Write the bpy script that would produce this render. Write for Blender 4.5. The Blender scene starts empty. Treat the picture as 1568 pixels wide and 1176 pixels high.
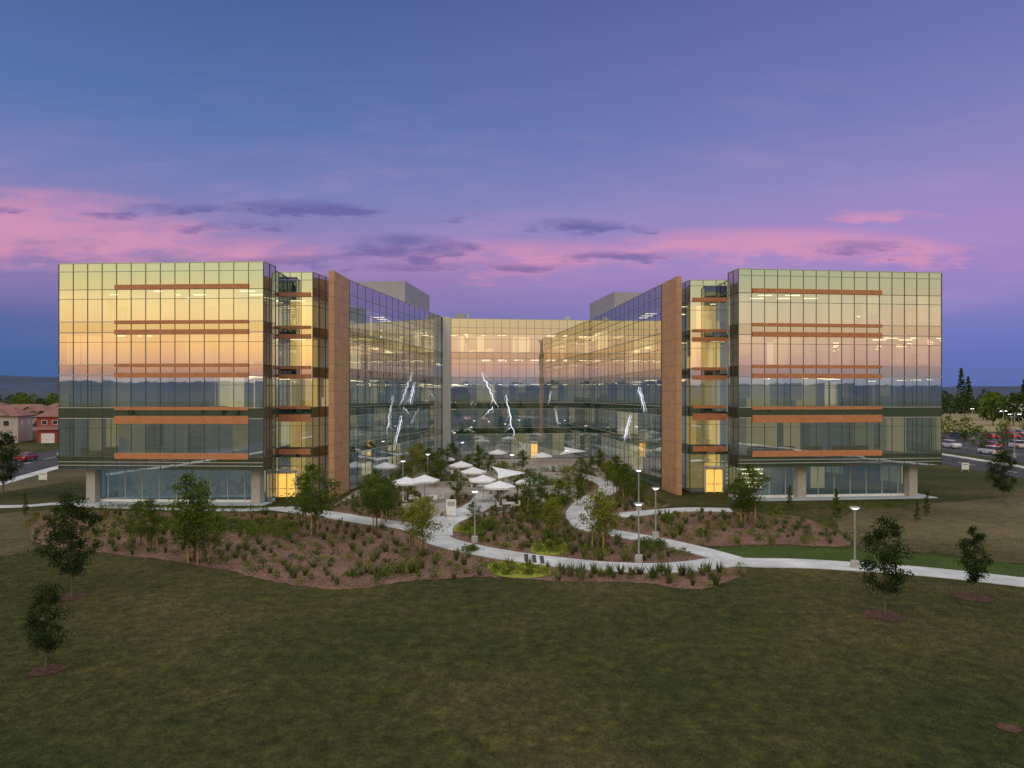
import bpy, math, random
from mathutils import Vector
random.seed(7)
R=random.random
def U(a,b): return a+(b-a)*random.random()
sc=bpy.context.scene
sc.view_settings.view_transform='Standard'
sc.view_settings.look='None'
sc.view_settings.exposure=0
CAMH=11.4; F=1045.3
# image pixels projected onto the ground plane -> metric ground position (x right, y away)
def G(u,v):
    d=CAMH*F/(v-605.0)
    return ((u-784)/F*d, d)

# ------------------------------------------------------------------ materials
def newmat(name):
    m=bpy.data.materials.new(name); m.use_nodes=True
    nt=m.node_tree
    for n in list(nt.nodes): nt.nodes.remove(n)
    out=nt.nodes.new('ShaderNodeOutputMaterial')
    return m,nt,out
def noise(nt,scale,detail=4,vec=None,rough=.55):
    n=nt.nodes.new('ShaderNodeTexNoise'); n.inputs['Scale'].default_value=scale
    n.inputs['Detail'].default_value=detail; n.inputs['Roughness'].default_value=rough
    if vec: nt.links.new(vec,n.inputs['Vector'])
    return n.outputs['Fac']
def objco(nt):
    return nt.nodes.new('ShaderNodeTexCoord').outputs['Object']
def ramp(nt,fac,stops,interp='LINEAR'):
    r=nt.nodes.new('ShaderNodeValToRGB'); r.color_ramp.interpolation=interp
    e=r.color_ramp.elements
    while len(e)<len(stops): e.new(.5)
    for i,(p,c) in enumerate(stops):
        e[i].position=p; e[i].color=(c[0],c[1],c[2],1)
    nt.links.new(fac,r.inputs[0]); return r.outputs[0]
def simple(name,col,rough=.7,metal=0,nscale=3,var=.18,bump=0,bscale=20,emit=None,es=0):
    m,nt,out=newmat(name)
    b=nt.nodes.new('ShaderNodeBsdfPrincipled')
    v=objco(nt)
    f=noise(nt,nscale,3,v)
    c=ramp(nt,f,[(.25,[x*(1-var) for x in col]),(.75,[min(1,x*(1+var)) for x in col])])
    nt.links.new(c,b.inputs['Base Color'])
    b.inputs['Roughness'].default_value=rough; b.inputs['Metallic'].default_value=metal
    if bump:
        bp=nt.nodes.new('ShaderNodeBump'); bp.inputs['Strength'].default_value=bump
        nt.links.new(noise(nt,bscale,4,v),bp.inputs['Height']); nt.links.new(bp.outputs[0],b.inputs['Normal'])
    if emit:
        b.inputs['Emission Color'].default_value=(*emit,1); b.inputs['Emission Strength'].default_value=es
        m.cycles.emission_sampling='NONE'
    nt.links.new(b.outputs[0],out.inputs[0]); return m
def emis(name,col,s):
    m,nt,out=newmat(name); e=nt.nodes.new('ShaderNodeEmission')
    e.inputs[0].default_value=(*col,1); e.inputs[1].default_value=s
    m.cycles.emission_sampling='NONE'
    nt.links.new(e.outputs[0],out.inputs[0]); return m
def glow_wall(name,cols,es,cell):
    # walls emit light themselves in place of room lighting: brightness differs room to room
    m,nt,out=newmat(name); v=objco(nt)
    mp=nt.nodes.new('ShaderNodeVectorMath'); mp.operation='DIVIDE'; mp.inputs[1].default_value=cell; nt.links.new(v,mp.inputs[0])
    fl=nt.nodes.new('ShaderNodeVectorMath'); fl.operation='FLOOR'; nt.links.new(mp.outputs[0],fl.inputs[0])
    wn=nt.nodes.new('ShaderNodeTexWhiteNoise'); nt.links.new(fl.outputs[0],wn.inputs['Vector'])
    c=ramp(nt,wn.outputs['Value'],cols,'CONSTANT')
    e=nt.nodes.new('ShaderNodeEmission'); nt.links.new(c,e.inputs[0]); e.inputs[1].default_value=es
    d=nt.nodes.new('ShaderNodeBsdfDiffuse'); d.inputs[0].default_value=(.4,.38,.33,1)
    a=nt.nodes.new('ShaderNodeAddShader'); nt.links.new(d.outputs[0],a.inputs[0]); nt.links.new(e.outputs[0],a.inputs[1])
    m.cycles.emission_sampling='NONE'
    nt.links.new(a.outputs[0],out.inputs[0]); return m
def glassmat(name,trans,gl,f0,opaque=None):
    m,nt,out=newmat(name)
    v=objco(nt)
    g=nt.nodes.new('ShaderNodeBsdfGlossy'); g.inputs['Roughness'].default_value=.012
    g.inputs[0].default_value=(*gl,1)
    bp=nt.nodes.new('ShaderNodeBump'); bp.inputs['Strength'].default_value=.06; bp.inputs['Distance'].default_value=.02
    nt.links.new(noise(nt,.9,1,v),bp.inputs['Height']); nt.links.new(bp.outputs[0],g.inputs['Normal'])
    if opaque:
        t=nt.nodes.new('ShaderNodeBsdfDiffuse'); t.inputs[0].default_value=(*opaque,1)
    else:
        t=nt.nodes.new('ShaderNodeBsdfTransparent'); t.inputs[0].default_value=(*trans,1)
    fr=nt.nodes.new('ShaderNodeLayerWeight'); fr.inputs[0].default_value=.25
    mr=nt.nodes.new('ShaderNodeMapRange'); mr.inputs['To Min'].default_value=f0; mr.inputs['To Max'].default_value=1
    nt.links.new(fr.outputs['Fresnel'],mr.inputs[0])
    mx=nt.nodes.new('ShaderNodeMixShader')
    nt.links.new(mr.outputs[0],mx.inputs[0]); nt.links.new(t.outputs[0],mx.inputs[1]); nt.links.new(g.outputs[0],mx.inputs[2])
    nt.links.new(mx.outputs[0],out.inputs[0]); return m
def leafmat(name,c1,c2):
    m,nt,out=newmat(name)
    a=nt.nodes.new('ShaderNodeAttribute'); a.attribute_name='tint'
    c=ramp(nt,a.outputs['Fac'],[(0,c1),(1,c2)])
    d=nt.nodes.new('ShaderNodeBsdfDiffuse'); t=nt.nodes.new('ShaderNodeBsdfTranslucent')
    nt.links.new(c,d.inputs[0]); nt.links.new(c,t.inputs[0])
    mx=nt.nodes.new('ShaderNodeMixShader'); mx.inputs[0].default_value=.35
    nt.links.new(d.outputs[0],mx.inputs[1]); nt.links.new(t.outputs[0],mx.inputs[2])
    nt.links.new(mx.outputs[0],out.inputs[0]); return m

M_glass=glassmat('vision_glass',(.66,.78,.84),(.95,.95,.92),.56)
M_gglass=glassmat('ground_glass',(.55,.68,.74),(.85,.93,.97),.30)
M_span=glassmat('spandrel_glass',None,(.93,.96,.92),.52,opaque=(.004,.035,.04))
M_orange=simple('copper_band',(.50,.20,.09),.55,0,2,.15)
M_mull=simple('dark_mullion',(.07,.085,.08),.45,.2)
M_silver=simple('light_metal',(.5,.5,.5),.4,.3,2,.08)
M_conc=simple('concrete_panel',(.40,.37,.35),.8,0,1.5,.12)
M_slab=simple('ceiling_slab',(.36,.37,.38),.9,0,1,.08,emit=(.45,.7,.9),es=.06)  # faint bluish emission added to slabs to stand in for room light
M_core=glow_wall('interior_wall',[(0,(.05,.09,.14)),(.35,(.10,.15,.19)),(.62,(.24,.24,.20)),(.82,(.6,.48,.26)),(.93,(1.3,1.0,.55))],.62,(3.3,3.3,4.45))  # per-cell wall emission imitates lamplit and dark rooms
M_hot=glow_wall('glowing_interior_wall',[(0,(1.0,.56,.12)),(.4,(1.4,.82,.2)),(.75,(.45,.3,.1))],.85,(1.6,2.2,4.45))  # strong warm wall emission instead of real lamps in the room
M_blind=simple('window_blind',(.62,.58,.5),.9,emit=(1,.85,.6),es=.12)  # slight warm emission imitates room light on the blind
M_warm=emis('ceiling_light',(1,.74,.38),4.5)
M_lobby=emis('lobby_glow',(1,.52,.10),1.25)
M_white=simple('white_paint',(.75,.75,.75),.6)
M_art=emis('light_art',(.85,.85,1),1.25)
M_screen=simple('roof_screen_panel',(.34,.32,.36),.6,.1,1,.08)
M_roof=simple('roof_membrane',(.35,.35,.36),.9)
def finmat(name,c1,c2):
    m,nt,out=newmat(name); b=nt.nodes.new('ShaderNodeBsdfPrincipled'); v=objco(nt)
    s=nt.nodes.new('ShaderNodeSeparateXYZ'); nt.links.new(v,s.inputs[0])
    d=nt.nodes.new('ShaderNodeMath'); d.operation='DIVIDE'; d.inputs[1].default_value=1.48; nt.links.new(s.outputs[2],d.inputs[0])
    fr=nt.nodes.new('ShaderNodeMath'); fr.operation='FRACT'; nt.links.new(d.outputs[0],fr.inputs[0])
    lt=nt.nodes.new('ShaderNodeMath'); lt.operation='LESS_THAN'; lt.inputs[1].default_value=.03; nt.links.new(fr.outputs[0],lt.inputs[0])
    c=ramp(nt,noise(nt,1.2,4,v),[(.3,c1),(.7,c2)])
    mx=nt.nodes.new('ShaderNodeMix'); mx.data_type='RGBA'; nt.links.new(lt.outputs[0],mx.inputs[0]); nt.links.new(c,mx.inputs[6]); mx.inputs[7].default_value=(.22,.13,.08,1)
    nt.links.new(mx.outputs[2],b.inputs['Base Color']); b.inputs['Roughness'].default_value=.65
    nt.links.new(b.outputs[0],out.inputs[0]); return m
M_fin=finmat('tan_stone_panel',(.43,.235,.12),(.54,.31,.17))

# ------------------------------------------------------------------ mesh builder
class MB:
    def __init__(s): s.v=[];s.f=[];s.m=[];s.t=[];s.mats=[]
    def mi(s,mat):
        if mat not in s.mats: s.mats.append(mat)
        return s.mats.index(mat)
    def face(s,pts,mat,tint=.5):
        i=len(s.v); s.v.extend(pts); s.f.append(tuple(range(i,i+len(pts)))); s.m.append(s.mi(mat)); s.t.append(tint)
    def hexa(s,P,mat,tint=.5):
        i=len(s.v); s.v.extend(P); k=s.mi(mat)
        for q in ((3,2,1,0),(4,5,6,7),(0,1,5,4),(1,2,6,5),(2,3,7,6),(3,0,4,7)):
            s.f.append(tuple(i+a for a in q)); s.m.append(k); s.t.append(tint)
    def box(s,x0,x1,y0,y1,z0,z1,mat):
        s.hexa([(x0,y0,z0),(x1,y0,z0),(x1,y1,z0),(x0,y1,z0),(x0,y0,z1),(x1,y0,z1),(x1,y1,z1),(x0,y1,z1)],mat)
    def fbox(s,o,t,n,u0,u1,w0,w1,z0,z1,mat):
        def P(u,w,z): return (o[0]+t[0]*u+n[0]*w,o[1]+t[1]*u+n[1]*w,z)
        s.hexa([P(u0,w1,z0),P(u1,w1,z0),P(u1,w0,z0),P(u0,w0,z0),P(u0,w1,z1),P(u1,w1,z1),P(u1,w0,z1),P(u0,w0,z1)],mat)
    def cyl(s,a,b,r0,r1,mat,n=8,tint=.5,cap=True):
        a=Vector(a);b=Vector(b);d=(b-a)
        if d.length<1e-6:return
        d.normalize(); x=d.orthogonal().normalized(); y=d.cross(x)
        i=len(s.v);k=s.mi(mat)
        for c,r in((a,r0),(b,r1)):
            for j in range(n):
                an=2*math.pi*j/n; s.v.append(tuple(c+x*math.cos(an)*r+y*math.sin(an)*r))
        for j in range(n):
            s.f.append((i+j,i+(j+1)%n,i+n+(j+1)%n,i+n+j)); s.m.append(k); s.t.append(tint)
        if cap:
            s.f.append(tuple(i+n+j for j in range(n))); s.m.append(k); s.t.append(tint)
            s.f.append(tuple(i+n-1-j for j in range(n))); s.m.append(k); s.t.append(tint)
    def poly(s,pts,z0,z1,mat,side=None):
        n=len(pts)
        s.face([(p[0],p[1],z1) for p in pts],mat)
        s.face([(p[0],p[1],z0) for p in reversed(pts)],side or mat)
        for i in range(n):
            a=pts[i];b=pts[(i+1)%n]
            s.face([(a[0],a[1],z0),(b[0],b[1],z0),(b[0],b[1],z1),(a[0],a[1],z1)],side or mat)
    def mesh(s,name):
        me=bpy.data.meshes.new(name); me.from_pydata(s.v,[],s.f)
        for m in s.mats: me.materials.append(m)
        me.polygons.foreach_set('material_index',s.m)
        a=me.attributes.new('tint','FLOAT','FACE'); a.data.foreach_set('value',s.t)
        me.update(); return me
    def obj(s,name,parent=None,loc=None):
        o=bpy.data.objects.new(name,s.mesh(name)); sc.collection.objects.link(o)
        if parent: o.parent=parent
        if loc: o.location=loc
        return o
def empty(name,loc=(0,0,0)):
    e=bpy.data.objects.new(name,None); e.location=loc; sc.collection.objects.link(e); return e
def inst(name,me,loc,rot=0,s=1):
    o=bpy.data.objects.new(name,me); o.location=loc; o.rotation_euler=(0,0,rot)
    o.scale=(s,s,s) if not isinstance(s,tuple) else s
    sc.collection.objects.link(o); return o
def inpoly(p,poly):
    x,y=p;c=False;n=len(poly);j=n-1
    for i in range(n):
        xi,yi=poly[i][:2];xj,yj=poly[j][:2]
        if (yi>y)!=(yj>y) and x<(xj-xi)*(y-yi)/(yj-yi)+xi:c=not c
        j=i
    return c
def spline(P,closed=False,k=8):
    out=[];n=len(P)
    rng=range(n) if closed else range(n-1)
    for i in rng:
        if closed: p=[P[(i+a)%n] for a in(-1,0,1,2)]
        else: p=[P[max(0,i-1)],P[i],P[i+1],P[min(n-1,i+2)]]
        for j in range(k):
            t=j/k
            out.append(tuple(.5*((2*p[1][c])+(-p[0][c]+p[2][c])*t+(2*p[0][c]-5*p[1][c]+4*p[2][c]-p[3][c])*t*t+(-p[0][c]+3*p[1][c]-3*p[2][c]+p[3][c])*t**3) for c in(0,1)))
    if not closed: out.append(P[-1])
    return out

# ------------------------------------------------------------------ office building
bld=empty('office_building')
glass=MB();span=MB();frame=MB();metal=MB();orange=MB();inter=MB();lights=MB();blinds=MB();struct=MB()
LV=[5.0,9.45,13.9,18.35]; ROOF=22.8
def turn(a,b,c):
    v1=(b[0]-a[0],b[1]-a[1]);v2=(c[0]-b[0],c[1]-b[1])
    return math.atan2(v1[0]*v2[1]-v1[1]*v2[0],v1[0]*v2[0]+v1[1]*v2[1])
W=.22
def facade(p0,p1,e0,e1,style,H,org=None):
    dx=p1[0]-p0[0];dy=p1[1]-p0[1];L=math.hypot(dx,dy);t=(dx/L,dy/L);n=(t[1],-t[0])
    u0=-e0;u1=L+e1
    over=style in('main','ret')
    long_inner=(style=='inner')
    bay=2.4 if long_inner else 1.5
    mw=.022; mp=.025 if long_inner else .05
    nb=max(1,round((u1-u0)/bay)); us=[u0+(u1-u0)*i/nb for i in range(nb+1)]
    zones=[]
    if over: zones.append((3.7,5.0,'s')); z=5.0
    else: zones.append((.12,4.5,'g')); zones.append((4.5,5.6,'s')); z=5.6
    for l in LV[1:]+[ROOF]:
        zones.append((z,l-.5,'g'))
        zt=l+.62 if l!=ROOF else H
        zones.append((l-.5,zt,'s')); z=zt
    def P(u,w,z): return (p0[0]+t[0]*u+n[0]*w,p0[1]+t[1]*u+n[1]*w,z)
    for(a,b,k) in zones:
        mb,mt=(glass,M_glass) if k=='g' else (span,M_span)
        for i in range(nb):
            j=[W+U(-.0018,.0018) for _ in range(4)]
            mb.face([P(us[i],j[0],a),P(us[i+1],j[1],a),P(us[i+1],j[2],b),P(us[i],j[3],b)],mt)
            if k=='g' and R()<.13 and a>1:
                h=U(.45,1)*(b-a); blinds.face([P(us[i]+.05,.06,b-h),P(us[i+1]-.05,.06,b-h),P(us[i+1]-.05,.06,b),P(us[i]+.05,.06,b)],M_blind)
        frame.fbox(p0,t,n,u0,u1,W-.03,W+.045,a-.025,a+.025,M_mull)
        if k=='g' and b-a>2.5:
            frame.fbox(p0,t,n,u0,u1,W-.03,W+.04,b-1.0,b-.96,M_mull)
    zb=zones[0][0]
    for u in us:
        frame.fbox(p0,t,n,u-mw,u+mw,W-.035,W+mp,zb,H,M_mull)
    if org:
        a,b=org
        for l in LV[1:]:
            orange.fbox(p0,t,n,a,b,W-.03,W+.16,l+.40,l+.74,M_orange)
            orange.fbox(p0,t,n,a,b,W-.03,W+.16,l-(1.0 if l==LV[1] else .70),l-.20,M_orange)
            for (q,r) in((u0,a-.02),(b+.02,u1)):
                if r-q<.5: continue
                metal.fbox(p0,t,n,q,r,W-.03,W+.1,l+.6,l+.66,M_silver)
                metal.fbox(p0,t,n,q,r,W-.03,W+.1,l-.5,l-.44,M_silver)
        orange.fbox(p0,t,n,a,b,W-.03,W+.16,4.82,5.42,M_orange)
        orange.fbox(p0,t,n,a,b,W-.03,W+.16,ROOF-.5,ROOF-.02,M_orange)
        if over:
            for zz in(4.1,4.45): metal.fbox(p0,t,n,u0,u1,W-.03,W+.08,zz,zz+.05,M_silver)
        metal.fbox(p0,t,n,u0,u1,W-.03,W+.08,ROOF+1.35,ROOF+1.40,M_silver)
    elif style!='ret':
        for l in LV+[ROOF]:
            metal.fbox(p0,t,n,u0,u1,W-.03,W+.09,l+.55,l+.61,M_silver)
            metal.fbox(p0,t,n,u0,u1,W-.03,W+.09,l-.55,l-.49,M_silver)
    metal.fbox(p0,t,n,u0,u1,-.25,W+.07,H,H+.09,M_silver)
    struct.fbox(p0,t,n,0,L,-.3,W-.1,ROOF+.01,H-.01,M_screen)
    u=1.0
    while u<L-.5:
        metal.fbox(p0,t,n,u-.015,u+.015,0,.03,H+.09,H+.45,M_silver); u+=3
def wing(poly,styles,H,orgs={}):
    n=len(poly)
    ths=[turn(poly[i-1],poly[i],poly[(i+1)%n]) for i in range(n)]
    for i in range(n):
        if styles[i]=='none': continue
        e0=W*math.tan(ths[i]/2);e1=W*math.tan(ths[(i+1)%n]/2)
        facade(poly[i],poly[(i+1)%n],e0,e1,styles[i],H,org=orgs.get(i))
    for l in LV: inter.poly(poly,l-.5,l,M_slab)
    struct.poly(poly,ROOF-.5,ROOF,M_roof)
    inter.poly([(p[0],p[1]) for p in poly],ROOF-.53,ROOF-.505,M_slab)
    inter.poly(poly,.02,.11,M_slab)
    xs=[p[0] for p in poly];ys=[p[1] for p in poly]
    for l in LV+[ROOF]:
        y=min(ys)+1.3
        while y<max(ys):
            x=min(xs)+1.2
            while x<max(xs):
                hot=(-27<x<-19 and y<83) or (19<x<26.5 and y<86)
                cl=math.sin(x*.31+l*2.1)+math.sin(y*.23+l*1.3)+math.sin((x+y)*.11+l)
                if (hot or (cl>-.2 and R()<.75)) and all(inpoly((x+a,y+b),poly) for a in(-.9,.9) for b in(-.5,.5)):
                    w=.75 if not hot else .85
                    lights.box(x-w,x+w,y-.09,y+.09,l-.6,l-.54,M_warm)
                x+=3.0
            y+=2.4
LW=[(-46.8,71.1),(-25.6,70),(-25.3,72.1),(-26.3,72.2),(-26.1,76),(-22.3,76),(-21.4,80.3),(-19.5,81.2),(-12.1,121.5),(-12.1,141),(-36,146)]
wing(LW,['main','ret','plain','plain','plain','plain','none','inner','inner','inner','ret'],25,{0:(5.8,19.9),4:(.25,3.75)})
RW=[(24.3,72.9),(47.0,75.3),(38,146),(14.3,141),(14.3,121),(18.3,83.2),(20.4,84.5),(21.0,80),(25.6,80),(25.4,75.2),(24.05,75)]
wing(RW,['main','ret','inner','inner','inner','none','plain','plain','plain','plain','ret'],24.8,{0:(1.3,16.0),7:(.1,4.3)})
CN=[(-12.0,120.6),(14.2,124),(14.2,136),(-12.0,136)]
wing(CN,['plain','none','inner','none'],24.9)
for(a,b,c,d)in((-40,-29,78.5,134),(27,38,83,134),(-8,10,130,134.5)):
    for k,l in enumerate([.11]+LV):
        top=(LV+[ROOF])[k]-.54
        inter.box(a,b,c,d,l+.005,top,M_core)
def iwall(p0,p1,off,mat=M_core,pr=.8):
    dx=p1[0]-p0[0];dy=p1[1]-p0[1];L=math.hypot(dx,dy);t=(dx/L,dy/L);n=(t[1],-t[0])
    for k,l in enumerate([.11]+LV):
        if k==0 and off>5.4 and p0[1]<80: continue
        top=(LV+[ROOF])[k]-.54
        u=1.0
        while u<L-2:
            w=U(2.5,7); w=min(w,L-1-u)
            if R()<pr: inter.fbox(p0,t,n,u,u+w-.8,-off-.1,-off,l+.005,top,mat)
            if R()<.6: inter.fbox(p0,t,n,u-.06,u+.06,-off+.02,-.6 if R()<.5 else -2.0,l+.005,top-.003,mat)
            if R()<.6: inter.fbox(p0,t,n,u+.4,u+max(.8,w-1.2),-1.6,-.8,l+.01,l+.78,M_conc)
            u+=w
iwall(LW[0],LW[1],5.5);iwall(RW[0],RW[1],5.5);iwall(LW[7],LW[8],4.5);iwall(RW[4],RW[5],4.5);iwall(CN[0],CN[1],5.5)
# self-glowing back walls imitate lit corner rooms beside the tan blades
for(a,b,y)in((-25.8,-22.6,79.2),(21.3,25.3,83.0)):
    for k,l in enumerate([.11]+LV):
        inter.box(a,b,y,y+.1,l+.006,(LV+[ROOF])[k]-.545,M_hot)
# ground floor recessed walls of the two front blocks
def gwall(p0,p1,cols):
    dx=p1[0]-p0[0];dy=p1[1]-p0[1];L=math.hypot(dx,dy);t=(dx/L,dy/L);n=(t[1],-t[0])
    nb=max(1,round(L/1.9))
    for i in range(nb):
        a=L*i/nb;b=L*(i+1)/nb
        P=lambda u,z:(p0[0]+t[0]*u,p0[1]+t[1]*u,z)
        glass.face([P(a,.35),P(b,.35),P(b,3.7),P(a,3.7)],M_gglass)
        frame.fbox(p0,t,n,a-.03,a+.03,-.04,.07,.35,3.69,M_silver)
    struct.fbox(p0,t,n,0,L,-.1,.08,.02,.36,M_white)
    for c in cols: struct.fbox(p0,t,n,c,c+.95,-.2,.9,.015,3.695,M_conc)
gwall((-44.7,72.6),(-26.3,71.9),(0,17.6))
gwall((24.6,74.9),(45.2,76.9),(6.6,19.6))
gwall((-34,143),(-44.7,72.8),());gwall((45.2,77.1),(36,143),())
M_bluewall=simple('ground_floor_wall',(.35,.4,.44),.9,0,.4,.3,emit=(.5,.64,.76),es=.15)  # bluish self-glow added to brighten the wall behind the glass
inter.box(-43.6,-28,75.5,75.7,.12,3.6,M_bluewall)
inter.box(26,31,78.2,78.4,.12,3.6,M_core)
for x in(-41,-36,-31): lights.box(x,x+1.5,74.2,74.4,3.55,3.6,M_warm)
for x in(26.3,28,29.7): lights.box(x,x+1.3,76.0,76.3,3.55,3.6,M_warm)
for z in(.9,1.4,1.9,2.4,2.9): lights.box(25.6,28.6,77.9,77.96,z,z+.07,M_warm)
struct.poly([(-46.8,71.1),(-25.6,70),(-25.35,72),(-26.3,72.1),(-27,79),(-45.9,79)],3.72,3.95,M_conc)
struct.poly([(24.3,72.9),(47,75.3),(46.2,82),(26,81.8),(25.5,75.1),(24.05,75)],3.72,3.95,M_conc)
# tan stone blades
struct.hexa([(-20.15,75,0),(-19.55,75.0,0),(-19.3,81.6,0),(-19.9,81.6,0),(-20.15,75,25.1),(-19.55,75.0,25.1),(-19.3,81.6,25.1),(-19.9,81.6,25.1)],M_fin)
struct.hexa([(18.72,77.6,0),(19.3,77.6,0),(18.9,83.6,0),(18.1,83.6,0),(18.72,77.6,24.9),(19.3,77.6,24.9),(18.9,83.6,24.9),(18.1,83.6,24.9)],M_fin)
struct.box(-12.15,-10.75,119.4,120.5,0,25.1,M_silver)
struct.box(-26.85,-26.15,75.2,75.75,0,24.6,M_silver)
struct.box(25.45,26.1,79.2,79.72,0,24.3,M_silver)
struct.poly([(-29,114.5),(-17.7,113),(-15.7,130),(-27,132)],ROOF,30.3,M_screen)
struct.poly([(18.4,123),(28,124.5),(26,141),(15.8,139)],ROOF,30.0,M_screen)
struct.box(-10,-8.6,122,123.2,24,26.0,M_conc); struct.cyl((-7.9,122.4,24),(-7.9,122.4,26),.35,.35,M_silver)
struct.box(9.6,10.6,125,126,24,25.8,M_silver)
def door(cx,y,s=1):
    d=MB()
    d.box(cx-1.1*s,cx+1.1*s,y-.36,y-.33,.12,2.65,M_lobby)
    for x in(-1.2,-.05,1.1): d.box(cx+x*s-.04,cx+x*s+.06,y-.46,y-.37,.0,2.8,M_white)
    d.box(cx-1.3*s,cx+1.3*s,y-.48,y-.3,2.8,2.95,M_white)
    d.box(cx-1.3*s,cx+1.3*s,y-1.3,y-.25,2.96,3.08,M_silver)
    d.box(cx-1.05*s,cx-.1*s,y-.368,y-.361,1.0,1.06,M_mull);d.box(cx+.15*s,cx+1.05*s,y-.368,y-.361,1.0,1.06,M_mull)
    for x in(-.2,.2): d.cyl((cx+x,y-.5,.9),(cx+x,y-.5,1.3),.02,.02,M_silver,6)
    d.obj('lit_entrance',bld)
door(-24.9,76,.85);door(23.6,80,.85);door(4.0,122.65,.5)
glass.obj('vision_glazing',bld);span.obj('spandrel_glazing',bld);frame.obj('mullions',bld);metal.obj('metal_trim',bld)
orange.obj('copper_bands',bld);inter.obj('interior_floors',bld);lights.obj('ceiling_lights',bld);blinds.obj('window_blinds',bld);struct.obj('structure',bld)

# light sculptures on the glass
def art(p0,p1,u,z0,z1,sgn=1,dr=1.6,k=13,th=1):
    dx=p1[0]-p0[0];dy=p1[1]-p0[1];L=math.hypot(dx,dy);t=(dx/L,dy/L);n=(t[1],-t[0])
    m=MB(); main=[]
    for i in range(k+1):
        s=i/k; uu=u+sgn*s*dr+U(-.22,.22); main.append((p0[0]+t[0]*uu+n[0]*.34,p0[1]+t[1]*uu+n[1]*.34,z1+(z0-z1)*s))
    for i in range(k):
        m.cyl(main[i],main[i+1],th*(.02+.055*math.sin(math.pi*(i+.3)/(k+.3))),th*(.02+.055*math.sin(math.pi*(i+1)/(k+.3))),M_art,5)
        if R()<.6:
            a=Vector(main[i]); b=a+Vector((t[0]*U(-.8,.8),t[1]*U(-.8,.8),U(-1.0,-.2))); m.cyl(a,b,.03,.012,M_art,4)
            c=b+Vector((t[0]*U(-.5,.5),t[1]*U(-.5,.5),U(-.6,-.1))); m.cyl(b,c,.014,.008,M_art,4)
    m.obj('lightning_light_sculpture')
art(CN[0],CN[1],6.6,9.8,15.4,1,2.6,th=1.4);art(CN[0],CN[1],11.0,4.0,11.4,1,1.5,th=1.4);art(CN[0],CN[1],8.8,8.2,9.4,-1,1.2,5)
art(LW[7],LW[8],24,10.2,13.4,-1,2.5,12,.8);art(LW[7],LW[8],18,4.8,8.4,-1,2.5,12,.8);art(RW[4],RW[5],29,9.5,12.5,1,3,12);art(RW[4],RW[5],25,5.2,8.6,-1,3,12)

# ------------------------------------------------------------------ ground
def mulcol(nt,c1,c2):
    mx=nt.nodes.new('ShaderNodeMix'); mx.data_type='RGBA'; mx.blend_type='MULTIPLY'; mx.inputs[0].default_value=1
    nt.links.new(c1,mx.inputs[6]); nt.links.new(c2,mx.inputs[7]); return mx.outputs[2]
def spotmat(name,a,b_,c,scale,bump=.5,big=.3,lo=.75,hi=1.2):
    m,nt,out=newmat(name); b=nt.nodes.new('ShaderNodeBsdfPrincipled'); v=objco(nt)
    c1=ramp(nt,noise(nt,scale,6,v,.7),[(.3,a),(.5,b_),(.72,c)])
    c2=ramp(nt,noise(nt,big,3,v),[(.3,(lo,)*3),(.7,(hi,)*3)])
    nt.links.new(mulcol(nt,c1,c2),b.inputs['Base Color'])
    b.inputs['Roughness'].default_value=.92; b.inputs['Specular IOR Level'].default_value=.15
    bp=nt.nodes.new('ShaderNodeBump'); bp.inputs['Strength'].default_value=bump; bp.inputs['Distance'].default_value=.05
    nt.links.new(noise(nt,scale*2,4,v,.7),bp.inputs['Height']); nt.links.new(bp.outputs[0],b.inputs['Normal'])
    nt.links.new(b.outputs[0],out.inputs[0]); return m
def groundmat():
    m,nt,out=newmat('lawn_grass'); b=nt.nodes.new('ShaderNodeBsdfPrincipled'); v=objco(nt)
    c1=ramp(nt,noise(nt,.07,6,v,.65),[(.33,(.036,.046,.013)),(.5,(.060,.062,.020)),(.66,(.115,.086,.038))])
    c2=ramp(nt,noise(nt,1.4,10,v,.82),[(.32,(.3,.32,.3)),(.5,(.95,.95,.95)),(.68,(2.0,1.95,1.6))])
    nt.links.new(mulcol(nt,c1,c2),b.inputs['Base Color']); b.inputs['Roughness'].default_value=.95
    b.inputs['Specular IOR Level'].default_value=.08
    bp=nt.nodes.new('ShaderNodeBump'); bp.inputs['Strength'].default_value=.9; bp.inputs['Distance'].default_value=.1
    nt.links.new(noise(nt,7,5,v,.7),bp.inputs['Height']); nt.links.new(bp.outputs[0],b.inputs['Normal'])
    nt.links.new(b.outputs[0],out.inputs[0]); return m
M_lawn=groundmat()
M_mulch=spotmat('bark_mulch',(.07,.035,.025),(.185,.10,.07),(.35,.22,.17),4,.8,.4,.7,1.2)
M_path=spotmat('concrete_path',(.42,.42,.42),(.52,.52,.52),(.6,.6,.59),1.5,.1)
M_pave=spotmat('courtyard_paving',(.26,.22,.19),(.36,.31,.27),(.46,.40,.35),1.2,.1,.15)
M_asph=spotmat('asphalt',(.045,.045,.05),(.06,.06,.065),(.08,.08,.085),2,.2)
M_green=spotmat('irrigated_grass',(.03,.055,.010),(.05,.085,.015),(.08,.12,.025),5)
M_yel=spotmat('yellow_groundcover',(.10,.12,.015),(.26,.28,.04),(.42,.42,.08),6,1)
M_dry=spotmat('dry_field',(.2,.15,.07),(.3,.23,.12),(.38,.3,.17),.5)
M_duff=spotmat('dry_grass',(.06,.055,.02),(.11,.09,.04),(.17,.13,.06),1.2,.6,.08,.6,1.3)
M_line=simple('road_marking',(.75,.75,.72),.7)
g=MB(); g.face([(-4000,-4000,0),(4000,-4000,0),(4000,4000,0),(-4000,4000,0)],M_lawn); g.obj('ground')
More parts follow.
